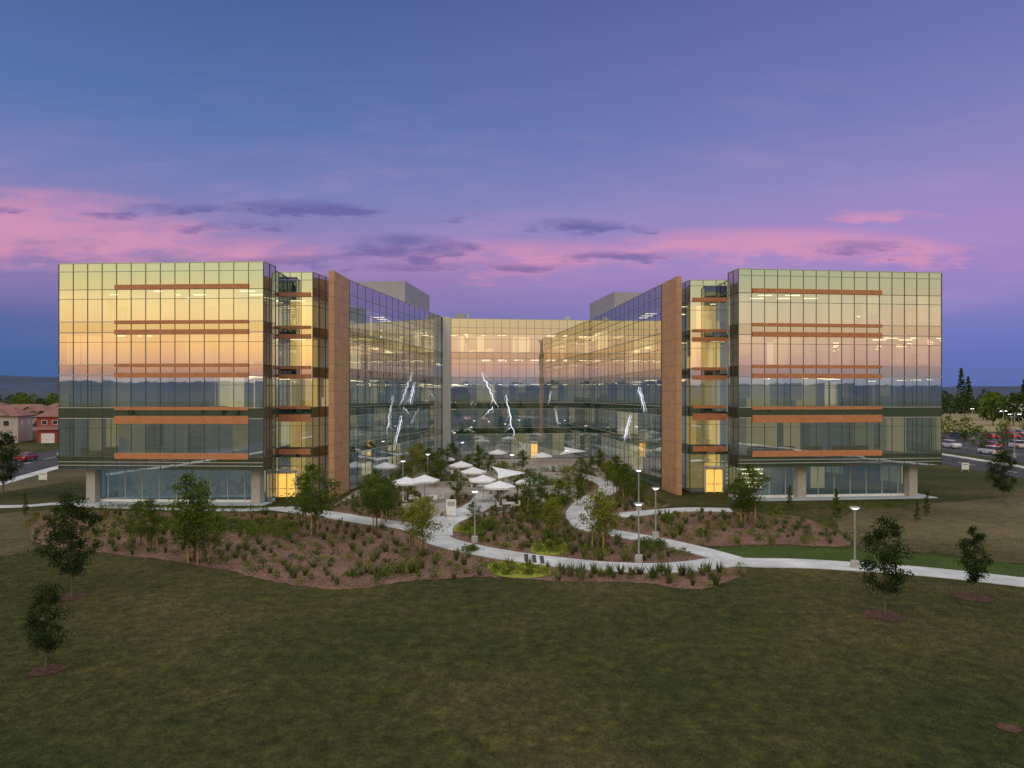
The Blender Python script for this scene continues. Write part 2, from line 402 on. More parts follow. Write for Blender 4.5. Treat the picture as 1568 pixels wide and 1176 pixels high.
def sheet(name,px,z,mat,smooth=True,world=False,k=6,jag=0):
    P=px if world else [G(*p) for p in px]
    if smooth:P=spline(P,True,k)
    if jag: P=[(p[0]+U(-jag,jag),p[1]+U(-jag,jag)) for p in P]
    m=MB(); m.face([(p[0],p[1],z) for p in P],mat)
    m.obj(name)
    return P
bedL=sheet('mulch_bed',[(70,782),(200,783),(420,786),(520,795),(600,808),(680,835),(800,853),(950,866),(1080,868),(1145,872),(1110,893),(1060,903),(980,893),(850,890),(740,884),(620,891),(530,903),(430,893),(340,872),(230,855),(120,842),(50,825)],.02,M_mulch,True,False,14,.13)
bedI=sheet('mulch_bed',[(905,806),(950,818),(1010,829),(1070,842),(1092,853),(1040,861),(960,862),(860,856),(770,846),(700,832),(672,818),(690,800),(740,790),(800,780),(860,772),(900,780)],.024,M_mulch)
bedR=sheet('mulch_bed',[(930,797),(1000,787),(1080,783),(1180,786),(1235,795),(1275,812),(1300,836),(1180,834),(1080,836),(1000,822),(930,812)],.02,M_mulch,True,False,12,.08)
bedA=sheet('mulch_bed',[(510,775),(600,748),(640,752),(650,775),(660,800),(600,802),(540,792)],.022,M_mulch)
bedB=sheet('mulch_bed',[(880,728),(900,722),(925,735),(990,765),(1025,775),(960,784),(910,790),(893,775)],.022,M_mulch)
bedC=sheet('mulch_bed',[(690,762),(740,758),(800,764),(850,758),(880,768),(850,776),(780,782),(715,784)],.028,M_mulch)
sheet('irrigated_lawn',[(1085,841),(1200,838),(1310,842),(1440,852),(1568,866),(1640,875),(1640,893),(1568,886),(1400,870),(1250,860),(1150,858)],.012,M_green)
sheet('yellow_groundcover',[(750,862),(790,862),(838,868),(838,882),(790,886),(752,878)],.04,M_yel)
sheet('yellow_groundcover',[(820,832),(860,826),(868,845),(845,851),(815,846)],.04,M_yel)
sheet('yellow_groundcover',[(690,806),(730,800),(755,806),(735,815),(700,815)],.04,M_yel)
sheet('courtyard_paving',[G(505,778),G(560,742),G(598,724),(-12.2,120),(14,123.5),G(938,738),G(915,752),G(885,765),G(880,785),G(850,775),G(760,790),G(700,800),G(660,806),G(640,790)] ,.016,M_pave,False,True)
sheet('dry_grass_verge',[G(1290,790),G(1440,770),(80,84),(72,60),G(1640,862),G(1440,846),G(1320,838)],.008,M_duff,True,True,10,.4)
sheet('dry_grass_verge',[G(-60,800),G(40,783),G(100,790),G(60,815),G(40,845),G(-60,850)],.008,M_duff,True,True,10,.3)
paths=[]
def path(name,px,w,z,mat=M_path,th=.05,world=False):
    P=spline(px if world else [G(*p) for p in px],False,8); paths.append((P,w))
    m=MB(); Lf=[];Rt=[]
    for i,p in enumerate(P):
        a=P[max(0,i-1)];b=P[min(len(P)-1,i+1)];dx=b[0]-a[0];dy=b[1]-a[1];l=math.hypot(dx,dy) or 1
        nx,ny=-dy/l,dx/l; Lf.append((p[0]+nx*w/2,p[1]+ny*w/2));Rt.append((p[0]-nx*w/2,p[1]-ny*w/2))
    for i in range(len(P)-1):
        m.face([(*Rt[i],z),(*Rt[i+1],z),(*Lf[i+1],z),(*Lf[i],z)],mat)
        for S in(Lf,Rt): m.face([(*S[i],z-th),(*S[i+1],z-th),(*S[i+1],z),(*S[i],z)],mat)
    m.obj(name); return P
path('concrete_path',[(430,779),(500,788),(560,798),(620,806),(652,815),(675,829),(720,841),(780,852),(850,861),(920,868),(1000,871),(1060,868),(1110,862),(1170,863),(1230,864),(1300,868),(1400,875),(1480,883),(1568,893),(1660,905)],2.5,.07)
path('concrete_path',[(1120,858),(1070,844),(1010,830),(950,819),(908,811),(893,803),(905,796),(950,790),(1010,784),(1060,781),(1120,782)],2.2,.078)
path('concrete_path',[(665,822),(668,808),(685,797),(715,785),(740,770),(750,756),(765,742)],3.0,.086)
path('concrete_path',[(-10,777),(40,776),(95,772),(150,776),(260,780),(360,782),(435,779)],1.6,.094)
path('concrete_path',[(893,803),(886,785),(905,765),(930,752),(925,740),(880,726),(840,715)],2.4,.10)
for(u,v)in((806,856),(818,857.5),(830,859)):
    x,y=G(u,v); b=MB(); b.box(x-.14,x+.14,y-1.05,y+1.15,.071,.08,M_asph); b.obj('paver_band')
roadl=MB()
def road(name,pts,w):
    P=path(name,pts,w,.03,M_asph,.03,True)
    path('sidewalk',[(p[0]+w/2+1.6,p[1]) for p in pts],1.8,.13,M_path,.13,True)
    for i in range(2,len(P)-3,2):
        a,b=P[i],P[i+1]
        roadl.face([(a[0]-.08,a[1],.036),(a[0]+.08,a[1],.036),(b[0]+.08,b[1],.036),(b[0]-.08,b[1],.036)],M_line)
road('road',[(-60,-120),(-64,0),(-70,70),(-80,110),(-92,160),(-110,260),(-140,400)],13)
road('road',[(60,-120),(66,0),(70,60),(74,100),(78,150),(84,260),(100,420)],8)
sheet('parking_lot',[(86,104),(210,104),(230,205),(90,205)],.02,M_asph,False,True)
sheet('parking_lot',[(-55,-45),(55,-45),(55,-130),(-55,-130)],.02,M_asph,False,True)
sheet('dry_field',[(90,212),(300,212),(420,420),(100,420)],.01,M_dry,False,True)
sheet('dry_field',[(-64,62),(-58,100),(-66,140),(-72,120),(-72,90)],.01,M_duff,True,True)
for r in range(6):
    yy=112+r*16
    for c in range(34):
        x=90+c*2.8; roadl.face([(x,yy,.026),(x+.1,yy,.026),(x+.1,yy+5,.026),(x,yy+5,.026)],M_line)
roadl.obj('road_markings')
M_ring=spotmat('dark_mulch',(.05,.025,.018),(.10,.05,.035),(.17,.09,.06),4,.8)
for(u,v,r)in((1355,943,1.05),(1490,915,1.0),(110,914,.8),(70,1027,.7),(1545,1115,.4)):
    x,y=G(u,v); m=MB(); n=30
    m.face([(x+math.cos(6.283*i/n)*r*U(.75,1.15),y+math.sin(6.283*i/n)*r*U(.75,1.15),.025) for i in range(n)],M_ring); m.obj('mulch_ring')

# ------------------------------------------------------------------ vegetation
M_bark=simple('bark',(.13,.095,.07),.9,0,8,.3)
M_stake=simple('wood_stake',(.42,.25,.11),.8)
M_leafD=leafmat('foliage_dark',(.02,.038,.012),(.07,.10,.03))
M_blade=leafmat('lawn_blades',(.035,.045,.015),(.15,.15,.06))
M_leafG=leafmat('foliage_green',(.04,.08,.012),(.17,.22,.04))
M_leafY=leafmat('foliage_yellow',(.09,.12,.015),(.36,.36,.06))
M_leafR=leafmat('foliage_grass',(.055,.08,.02),(.20,.22,.07))
def leaf(m,c,s,mat,t):
    a=Vector((R()-.5,R()-.5,R()-.5)).normalized(); b=a.orthogonal().normalized(); k=a.cross(b)
    an=R()*6.28; b2=b*math.cos(an)+k*math.sin(an); k2=a.cross(b2)
    c=Vector(c)
    m.face([tuple(c-b2*s),tuple(c+k2*s*.5),tuple(c+b2*s),tuple(c-k2*s*.5)],mat,t)
def tree_mesh(name,seed,h,w,cb,ncl,nl,ls,mat,stakes=False,cone=0,tr=.07):
    random.seed(seed); m=MB()
    pts=[Vector((0,0,0))]
    for i in range(1,6): pts.append(Vector((U(-.05,.05)*h*.3,U(-.05,.05)*h*.3,h*.85*i/5)))
    for i in range(5): m.cyl(pts[i],pts[i+1],tr*(1-i*.17),tr*(1-(i+1)*.17),M_bark,6,.5,False)
    for c in range(ncl):
        s=(c+.5)/ncl; z=cb+(h-cb)*s
        prof=(math.sin(math.pi*(s*.86+.10))**.7) if not cone else (1-s*.85)
        rad=w/2*prof*math.sqrt(R())*U(.75,1.15); an=R()*6.283
        ce=Vector((math.cos(an)*rad,math.sin(an)*rad,z+U(-.2,.2)))
        zt=max(cb*.7,z-rad*.8-.2); k=min(4,int(zt/(h*.85)*5)); fr=zt/(h*.85)*5-k
        base=pts[k].lerp(pts[min(5,k+1)],min(1,fr))
        m.cyl(base,ce,tr*.28,tr*.08,M_bark,4,.5,False)
        cr=w*U(.10,.19); bt=U(.1,.75)
        for _ in range(int(nl*U(.6,1.3))):
            o=Vector((random.gauss(0,.5),random.gauss(0,.5),random.gauss(0,.38)))*cr
            leaf(m,ce+o,ls*U(.6,1.25),mat,min(1,max(0,bt+U(-.2,.25))))
    if stakes:
        for sx in(-.38,.38): m.cyl((sx,0.05,0),(sx,0.05,1.9),.05,.045,M_stake,6)
        m.cyl((-.38,.05,1.55),(.38,.05,1.55),.02,.02,M_stake,4)
    return m.mesh(name)
oak=[tree_mesh('oak_a',11,5.6,2.5,1.3,70,75,.085,M_leafD),tree_mesh('oak_b',12,5.6,2.8,1.4,70,75,.085,M_leafD)]
sap=[tree_mesh('sapling_a',21,5,2.9,1.5,54,60,.09,M_leafG,True),tree_mesh('sapling_b',22,5,2.6,1.4,48,60,.09,M_leafG,True),tree_mesh('sapling_c',23,5,3.1,1.6,50,56,.09,M_leafY,True),tree_mesh('sapling_d',24,5,2.9,1.3,54,60,.09,M_leafG,True)]
con=[tree_mesh('column_tree',31,4,1.3,.4,44,50,.08,M_leafG,False,1)]
def plant(nm,ms,u,v,top,s0=5.0,wf=1):
    x,y=G(u,v); h=(v-top)/F*y; k=h/s0; me=ms[int(R()*len(ms))]
    inst(nm,me,(x,y,0),R()*6.28,(k*wf,k*wf,k))
random.seed(5)
for a in((110,913,763),(70,1026,900),(1355,942,798),(1492,913,812),(1535,770,690),(5,760,665)): plant('oak_tree',oak,*a,s0=5.6)
for a in((296,860,732),(232,842,766),(483,818,716),(577,808,724),(216,835,770),(312,862,768),(468,800,742),(1148,802,716),(1135,800,735)): plant('staked_sapling_tree',[sap[0],sap[1],sap[3]],*a,wf=1.25)
for a in((647,848,766),(915,842,752),(927,836,768),(632,838,775),(845,822,765)): plant('staked_sapling_tree',[sap[2]],*a,wf=1.2)
for a in((725,806,770),(812,790,722),(860,790,738),(885,775,732),(690,722,680),(735,724,684),(716,735,698),(945,757,700),(930,745,706),(960,765,712),(630,742,686),(655,735,688),(800,722,690),(675,730,688),(890,745,702),(600,760,726),(618,750,710),(840,800,758),(792,760,720),(562,775,728),(752,728,698),(668,745,703),(590,800,735),(642,724,680),(905,735,700),(870,758,715),(830,775,728),(700,765,722),(762,775,735),(975,775,730),(815,812,770),(920,722,690),(770,740,706)): plant('courtyard_tree',sap,*a,wf=1.25)
for a in((1280,797,750),(1405,800,768),(38,790,755),(100,800,768),(1210,780,745),(1420,790,752)): plant('columnar_tree',con,*a,s0=4.0)
def tuft(m,x,y,h,r,mat,n=26,z0=.02):
    b=U(0,.6)
    for _ in range(n):
        an=R()*6.28; d=Vector((math.cos(an),math.sin(an),0)); w=Vector((-d.y,d.x,0))*U(.015,.035)*(1+h)
        base=Vector((x,y,z0))+d*r*.25*R(); tip=base+d*r*U(.3,1)+Vector((0,0,h*U(.6,1.1)))
        m.face([tuple(base-w),tuple(base+w),tuple(tip)],mat,min(1,b+U(0,.4)))
def bush(m,x,y,h,r,mat,n=60,ls=.07):
    b=U(0,.6)
    for _ in range(n):
        o=Vector((random.gauss(0,.4)*r,random.gauss(0,.4)*r,0)); z=h*(.12+.85*R()*(1-min(1,o.length/r)**2*.7))
        leaf(m,(x+o.x,y+o.y,z+.02),ls*U(.7,1.3),mat,min(1,b+U(0,.4)*(.4+z/h)))
def clear(x,y,ex=.5):
    for P,w in paths:
        for q in P:
            if (q[0]-x)**2+(q[1]-y)**2<(w/2+ex)**2: return False
    return True
random.seed(77)
def scatter(name,poly,sp,fn,jit=.35,prob=1):
    m=MB(); xs=[p[0] for p in poly];ys=[p[1] for p in poly]; y=min(ys);r=0
    while y<max(ys):
        x=min(xs)+(r%2)*sp/2
        while x<max(xs):
            a=x+U(-jit,jit)*sp;b=y+U(-jit,jit)*sp
            if R()<prob and inpoly((a,b),poly) and clear(a,b): fn(m,a,b)
            x+=sp
        y+=sp*.9;r+=1
    m.obj(name)
def mix1(m,x,y):
    k=R(); s=U(.7,1.15)
    if k<.42: tuft(m,x,y,U(.45,.9)*s,U(.3,.55)*s,M_leafR,36)
    elif k<.84: bush(m,x,y,U(.35,.75)*s,U(.35,.6)*s,M_leafG,75)
    else: bush(m,x,y,U(.3,.55),U(.3,.45),M_leafY,50)
scatter('bed_shrubs',bedL,1.25,mix1,.3,.88)
scatter('bed_shrubs',bedI,1.0,mix1,.35,.88)
scatter('bed_shrubs',bedR,1.15,mix1,.3,.85)
scatter('bed_shrubs',bedA,1.0,mix1,.35,.95)
scatter('bed_shrubs',bedB,1.05,mix1,.35,.95)
scatter('bed_shrubs',bedC,.95,mix1,.35,.95)
hed=[G(*p) for p in((245,798),(330,797),(430,800),(470,812),(430,824),(330,818),(250,808))]
scatter('low_hedge',hed,.75,lambda m,x,y:bush(m,x,y,.55,.5,M_leafG,70),.3,.95)
yl=[G(*p) for p in((750,862),(838,868),(838,882),(752,880))]; yl2=[G(*p) for p in((820,832),(860,826),(868,845),(815,848))]; yl3=[G(*p) for p in((690,806),(730,800),(755,806),(735,815),(700,815))]
for q in(yl,yl2,yl3): scatter('yellow_groundcover_plants',q,.5,lambda m,x,y:bush(m,x,y,.25,.35,M_leafY,40,.06))
m=MB()
for i in range(17):
    x,y=G(862+i*15+U(-5,5),880+U(-5,5)+(3 if i<10 else 0)); tuft(m,x,y,U(.6,1.0),.5,M_leafR,50)
for i in range(12):
    x,y=G(545+i*9+U(-4,4),883-i*1.0+U(-5,5)); tuft(m,x,y,U(.5,.8),.45,M_leafR,40)
m.obj('ornamental_grasses')
def hedge_line(p,q,n,h,nm):
    m=MB()
    for i in range(n):
        t=(i+.5)/n; bush(m,p[0]+(q[0]-p[0])*t+U(-.15,.15),p[1]+(q[1]-p[1])*t+U(-.15,.15),h*U(.7,1.1),.5,M_leafG,60)
    m.obj(nm)
hedge_line(G(150,777),G(410,782),26,.6,'foundation_shrubs')
hedge_line(G(1140,782),G(1390,776),26,.6,'foundation_shrubs')
for(u,v,s)in((990,840,.9),(755,812,1.0),(842,824,.7),(1020,800,.8),(1005,836,.6),(720,845,.5)):
    m=MB(); x,y=G(u,v)
    for _ in range(5): bush(m,U(-.35,.35),U(-.35,.35),s,.6,M_leafG,110)
    m.obj('round_shrub',None,(x,y,0))
random.seed(9); m=MB(); cnt=0
while cnt<110000:
    d=20+34*R()**.8; x=U(-.8,.8)*d
    if inpoly((x,d),bedL) or not (d<42 or clear(x,d,0)) : continue
    cnt+=1; h=U(.03,.08)*(1 if R()<.98 else 1.8); a=R()*6.28;w=.012+.012*R()
    m.face([(x-w*math.cos(a),d-w*math.sin(a),0),(x+w*math.cos(a),d+w*math.sin(a),0),(x+U(-.05,.05),d+U(-.05,.05),h)],M_blade,R())
m.obj('grass_blades')
random.seed(4); m=MB()
def far_tree(x,y,h,w,mat,cone=False,n=150):
    m.cyl((x,y,0),(x,y,h*.5),.25,.15,M_bark,5,.5,False)
    for _ in range(n):
        s=R(); z=h*(.16+.84*s); pr=math.sin(math.pi*(.12+.8*s))**.8 if not cone else (1.02-s)
        an=R()*6.28;rr=w/2*pr*math.sqrt(R()); leaf(m,(x+math.cos(an)*rr,y+math.sin(an)*rr,z),U(.35,.8)*w/6,mat,min(1,max(0,.2+.5*s+U(-.3,.3))))
def band(x0,x1,y0,y1,n,h0,h1,mats):
    for _ in range(n):
        x=U(x0,x1);y=U(y0,y1);h=U(h0,h1); far_tree(x,y,h,h*U(.6,.9),random.choice(mats),R()<.15)
band(180,420,250,420,120,7,13,[M_leafD,M_leafG]); band(-420,-150,240,420,130,6,12,[M_leafD,M_leafG])
band(-260,-105,190,250,40,5,8,[M_leafD,M_leafG]);band(90,200,120,210,46,3.5,6,[M_leafG,M_leafY])
band(200,800,420,700,110,11,18,[M_leafD]);band(-700,-250,420,700,100,9,14,[M_leafD])
band(-250,250,-300,-200,50,5,9,[M_leafD]);band(-60,60,-130,-60,10,4,6,[M_leafG])
far_tree(250,380,26,9,M_leafD,True,300);far_tree(262,392,22,9,M_leafD,True,300);far_tree(285,380,20,8,M_leafD,True,300)
m.obj('distant_trees')
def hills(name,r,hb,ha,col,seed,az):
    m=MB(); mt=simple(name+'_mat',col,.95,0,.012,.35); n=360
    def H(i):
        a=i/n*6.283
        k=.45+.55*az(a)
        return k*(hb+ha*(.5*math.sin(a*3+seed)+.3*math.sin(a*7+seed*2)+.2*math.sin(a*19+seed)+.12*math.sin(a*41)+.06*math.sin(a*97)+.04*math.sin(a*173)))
    P=lambda a,r,z:(math.cos(a)*r,math.sin(a)*r,z)
    for i in range(n):
        a=i/n*6.2832;b=(i+1)/n*6.2832
        m.face([P(a,r,-1),P(b,r,-1),P(b,r+300,max(2,H(i+1))),P(a,r+300,max(2,H(i)))],mt)
        m.face([P(a,r+300,max(2,H(i))),P(b,r+300,max(2,H(i+1))),P(b,r+900,0),P(a,r+900,0)],mt)
    m.obj(name)
west=lambda a:max(0,-math.cos(a)) if math.sin(a)>0 else .3
hills('distant_hills',2300,88,26,(.035,.055,.105),1.1,west)  # bluish base colour carries the aerial haze
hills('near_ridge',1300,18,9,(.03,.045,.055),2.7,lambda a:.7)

# ------------------------------------------------------------------ street furniture
M_pole=simple('pole_metal',(.45,.45,.46),.4,.6)
M_lamp=emis('lamp_light',(1,.95,.95),9)
m=MB(); m.cyl((0,0,0),(0,0,.5),.28,.26,M_conc,14); m.cyl((0,0,.5),(0,0,3.9),.065,.05,M_pole,10)
m.cyl((0,0,3.75),(0,0,3.92),.10,.14,M_pole,12)
m.cyl((0,0,3.97),(0,0,4.04),.36,.30,M_pole,18); m.cyl((0,0,3.92),(0,0,3.965),.2,.27,M_lamp,16); lm=m.mesh('lamp')
lt=MB(); lt.cyl((0,0,0),(0,0,.8),.3,.3,M_conc,12); lt.cyl((0,0,.8),(0,0,8),.09,.06,M_pole,8)
for s in(-1,1): lt.box(min(0,s*1.1),max(0,s*1.1),-.05,.05,7.95,8.03,M_pole); lt.box(s*1.1-.3,s*1.1+.3,-.15,.15,7.9,8.0,M_pole); lt.box(s*1.1-.25,s*1.1+.25,-.12,.12,7.86,7.897,M_lamp)
ltm=lt.mesh('tall_lamp')
for(u,v)in((727,831),(978,861),(1004,824),(1309,870),(978,782),(655,744),(784,745),(708,716),(868,735),(617,760)):
    x,y=G(u,v); inst('street_lamp',lm,(x,y,0),R())
for(x,y)in((92,125),(108,150),(125,130),(118,175),(145,160),(100,190),(150,195),(-96,120),(-88,175),(-125,200),(-30,-60),(30,-60),(-30,-110),(30,-110),(0,-90)): inst('parking_lot_lamp',ltm,(x,y,0),R())
M_canvas=simple('white_canvas',(.75,.75,.78),.8)
um=MB(); um.cyl((0,0,0),(0,0,2.9),.04,.04,M_pole,8); um.cyl((0,0,0),(0,0,.1),.4,.4,M_conc,12)
for i in range(8):
    a=i/8*6.283;b=(i+1)/8*6.283;r=1.6
    A=(math.cos(a)*r,math.sin(a)*r,2.3);B=(math.cos(b)*r,math.sin(b)*r,2.3)
    um.face([A,B,(0,0,2.85)],M_canvas); um.face([(A[0],A[1],2.12),(B[0],B[1],2.12),B,A],M_canvas); um.cyl((0,0,2.82),(A[0],A[1],2.28),.015,.015,M_pole,4)
umm=um.mesh('umbrella')
tb=MB(); tb.cyl((0,0,.7),(0,0,.75),.6,.6,M_white,16); tb.cyl((0,0,0),(0,0,.7),.06,.06,M_pole,8); tb.cyl((0,0,0),(0,0,.04),.3,.3,M_pole,12)
tbm=tb.mesh('table')
ch=MB(); ch.box(-.22,.22,-.22,.22,.43,.47,M_white); ch.box(-.22,.22,.19,.23,.5,.9,M_white)
for a in(-.2,.2):
    for b in(-.2,.2): ch.cyl((a,b,0),(a,b,.44 if b<0 else .88),.018,.018,M_pole,5)
chm=ch.mesh('chair')
for(u,v)in((650,768),(622,772),(725,752),(680,728),(765,780),(812,772),(590,742),(830,722),(740,768),(706,740),(762,716)):
    x,y=G(u,v); inst('patio_umbrella',umm,(x,y,0.02),R()); inst('patio_table',tbm,(x+.9,y-.6,.02))
    for k in range(4):
        a=k*1.57+.4; inst('patio_chair',chm,(x+.9+math.cos(a)*.95,y-.6+math.sin(a)*.95,.02),a-1.57)
def sail(u,v,w,d,rot):
    x,y=G(u,v); m=MB(); n=8
    C=[(-w/2,-d/2,2.6),(w/2,-d/2,3.3),(w/2,d/2,2.7),(-w/2,d/2,3.5)]
    def Q(a,b):
        P=[sum(k*C[i][c] for i,k in enumerate(((1-a)*(1-b),a*(1-b),a*b,(1-a)*b))) for c in range(3)]
        P[0]*=1-.16*math.sin(math.pi*b); P[1]*=1-.16*math.sin(math.pi*a); return tuple(P)
    for i in range(n):
        for j in range(n): m.face([Q(i/n,j/n),Q((i+1)/n,j/n),Q((i+1)/n,(j+1)/n),Q(i/n,(j+1)/n)],M_canvas)
    for c in C: m.cyl((c[0]*1.04,c[1]*1.04,0),(c[0]*1.04,c[1]*1.04,c[2]+.15),.06,.05,M_pole,8)
    o=m.obj('shade_sail',None,(x,y,0)); o.rotation_euler=(0,0,rot)
sail(580,736,6,4,.4);sail(612,726,6,4,.3);sail(786,766,4.2,4,.2);sail(885,722,5,3.5,-.3)
def planter(u,v,w,d,rot):
    x,y=G(u,v); m=MB(); t=.25
    m.box(-w/2,w/2,-d/2,-d/2+t,0,.55,M_conc);m.box(-w/2,w/2,d/2-t,d/2,0,.55,M_conc);m.box(-w/2,-w/2+t,-d/2+t,d/2-t,0,.55,M_conc);m.box(w/2-t,w/2,-d/2+t,d/2-t,0,.55,M_conc)
    m.box(-w/2+t,w/2-t,-d/2+t,d/2-t,0,.45,M_mulch)
    for i in range(int(w*2.5)):
        bx=U(-w/2+.4,w/2-.4);by=U(-d/2+.4,d/2-.4);b=U(0,.6)
        for _ in range(60): leaf(m,(bx+random.gauss(0,.25),by+random.gauss(0,.25),.45+U(0,.8)),.09,M_leafG if i%3 else M_leafY,min(1,b+U(0,.4)))
    o=m.obj('concrete_planter',None,(x,y,0.0)); o.rotation_euler=(0,0,rot)
for a in((700,742,6,2,.2),(745,752,5,1.8,-.2),(820,745,6,2,.1),(660,728,5,2,.4),(760,722,7,2,0),(850,728,5,2,-.3),(850,748,5,2.4,.5),(720,724,5,2,0),(790,732,6,1.6,.1),(690,716,6,1.6,.1),(640,780,3,1.4,.4)): planter(*a)
st=MB(); x,y=G(770,712)
for i in range(4): st.box(-5+i*.4,5-i*.4,i*.4,3,i*.15,(i+1)*.15,M_conc)
st.obj('entry_steps',None,(x,y,.02))
mo=MB(); mo.box(-.45,.45,-.15,.15,.1,1.55,M_white); mo.box(-.6,.6,-.28,.28,0,.12,M_conc); mo.box(-.35,.35,-.165,-.152,1.0,1.4,M_pole)
x,y=G(691,792); mo.obj('directory_pedestal',None,(x,y,.08))
def sign(x,y):
    s=MB(); s.cyl((-.5,0,0),(-.5,0,1.3),.05,.05,M_pole,6);s.cyl((.5,0,0),(.5,0,1.3),.05,.05,M_pole,6);s.box(-.55,.55,-.06,-.02,.3,1.3,M_white);s.box(-.4,.4,-.075,-.062,1.0,1.08,M_mull); s.obj('road_sign',None,(x,y,0))
sign(*G(66,738));sign(*G(1478,722))
M_rub=simple('tyre',(.02,.02,.02),.9);M_cg=simple('car_glass',(.02,.025,.03),.1);M_tail=emis('tail_light',(1,.05,.02),2)
def car_mesh(col,suv):
    p=simple('car_paint',col,.3,.2,1,.03); m=MB(); k=.25 if suv else 0
    prof=[(-2.2,.35),(-2.25,.75),(-2.1,.95+k*.5),(-1.3,1.0+k*.5),(2.05,1.0+k*.6),(2.2,.8),(2.2,.35)]
    def ext(prof,w0,w1,zm,mat):
        n=len(prof)
        def Y(z): return w0 if z<zm else w1
        A=[(x,-Y(z),z) for x,z in prof];B=[(x,Y(z),z) for x,z in prof]
        m.face(A,mat);m.face(B[::-1],mat)
        for i in range(n): m.face([A[i],B[i],B[(i+1)%n],A[(i+1)%n]],mat)
    ext(prof,.9,.84,.9,p)
    ext([(-1.25,.98+k*.4),(-.55,1.42+k),(1.2 if not suv else 1.8,1.42+k),(1.95 if not suv else 2.1,1.0+k*.5)],.82,.68,1.1+k*.5,M_cg)
    ext([(-.5,1.425+k),(-.4,1.47+k),(1.1 if not suv else 1.7,1.47+k),(1.2 if not suv else 1.8,1.425+k)],.68,.62,1.46+k,p)
    for x in(-1.4,1.4):
        for y in(-.92,.92): m.cyl((x,y-.1,.33),(x,y+.1,.33),.33,.33,M_rub,14);m.cyl((x,y-.11,.33),(x,y+.11,.33),.18,.18,M_pole,10)
    for y in(-.65,.65): m.box(-2.27,-2.2,y-.15,y+.15,.65,.78,M_silver);m.box(2.19,2.23,y-.15,y+.15,.7,.85,M_tail)
    return m.mesh('car')
cars=[car_mesh(c,s) for c,s in(((.7,.7,.7),0),((.03,.03,.035),1),((.35,.36,.38),0),((.35,.03,.03),0),((.06,.09,.2),1),((.7,.7,.68),1))]
random.seed(15)
for r in range(6):
    for c in range(30):
        if R()<.38: inst('parked_car',random.choice(cars),(91.4+c*2.8,114.5+r*16,.02),1.57 if R()<.5 else -1.57)
for(x,y)in((-84,118),(-82,126),(-90,140),(-95,160)): inst('parked_car',random.choice(cars),(x,y,.03),1.75)
for c in range(20):
    if R()<.6: inst('parked_car',random.choice(cars),(-40+c*4,-62,.03),1.57)
M_rooft=simple('roof_tile',(.24,.11,.09),.9,0,3,.25,.4,6)
M_win=simple('house_window',(.04,.05,.07),.15)
def house(x,y,w,d,h,rot,col):
    wl=simple('stucco_wall',col,.9); e=empty('suburban_house',(x,y,0)); e.rotation_euler=(0,0,rot)
    m=MB(); m.box(-w/2,w/2,-d/2,d/2,0,h,wl); m.box(-w/2+1,-w/2+w*.45,-d/2-2,-d/2,0,h*.5,wl); m.obj('walls',e)
    r=MB()
    rh=2.4;o=.6
    A=[(-w/2-o,-d/2-o,h),(w/2+o,-d/2-o,h),(w/2+o,d/2+o,h),(-w/2-o,d/2+o,h)];B=[(-w/2+3,0,h+rh),(w/2-3,0,h+rh)]
    r.face([A[0],A[1],B[1],B[0]],M_rooft);r.face([A[2],A[3],B[0],B[1]],M_rooft);r.face([A[1],A[2],B[1]],M_rooft);r.face([A[3],A[0],B[0]],M_rooft);r.face(A[::-1],M_white)
    cx=w*.2
    r.face([(cx-2.6,-d/2-o-.1,h-.05),(cx,-d/2-o-.1,h+1.7),(cx,-.5,h+1.7),(cx-2.6,-.5,h-.05)],M_rooft);r.face([(cx,-d/2-o-.1,h+1.7),(cx+2.6,-d/2-o-.1,h-.05),(cx+2.6,-.5,h-.05),(cx,-.5,h+1.7)],M_rooft)
    r.face([(cx-2.4,-d/2-.05,h),(cx+2.4,-d/2-.05,h),(cx,-d/2-.05,h+1.55)],wl)
    r.hexa([(-w/2+.6,-d/2-2.5,h*.5),(-w/2+w*.45+.4,-d/2-2.5,h*.5),(-w/2+w*.45+.4,-d/2-.01,h*.5),(-w/2+.6,-d/2-.01,h*.5),(-w/2+.6,-d/2-2.5,h*.5+.1),(-w/2+w*.45+.4,-d/2-2.5,h*.5+.1),(-w/2+w*.45+.4,-d/2-.01,h*.5+1),(-w/2+.6,-d/2-.01,h*.5+1)],M_rooft)
    r.obj('roof',e)
    q=MB()
    for zz in(1.0,h*.5+.8):
        for xx in(w*.1,w*.32):
            q.box(xx-.7,xx+.7,-d/2-.06,-d/2-.003,zz,zz+1.4,M_white);q.box(xx-.58,xx+.58,-d/2-.09,-d/2-.062,zz+.1,zz+1.3,M_win)
    for xx in(-w*.35,-w*.15): q.box(xx-.6,xx+.6,-d/2-.06,-d/2-.003,h*.5+1.2,h*.5+2.3,M_white);q.box(xx-.5,xx+.5,-d/2-.09,-d/2-.062,h*.5+1.3,h*.5+2.2,M_win)
    q.box(-w/2+1.6,-w/2+w*.45-.6,-d/2-2.06,-d/2-2.003,.02,2.3,M_white)
    for yy in(-d*.25,d*.2): q.box(w/2+.003,w/2+.07,yy-.6,yy+.6,h*.5+.9,h*.5+2.2,M_white)
    q.obj('windows_and_garage',e)
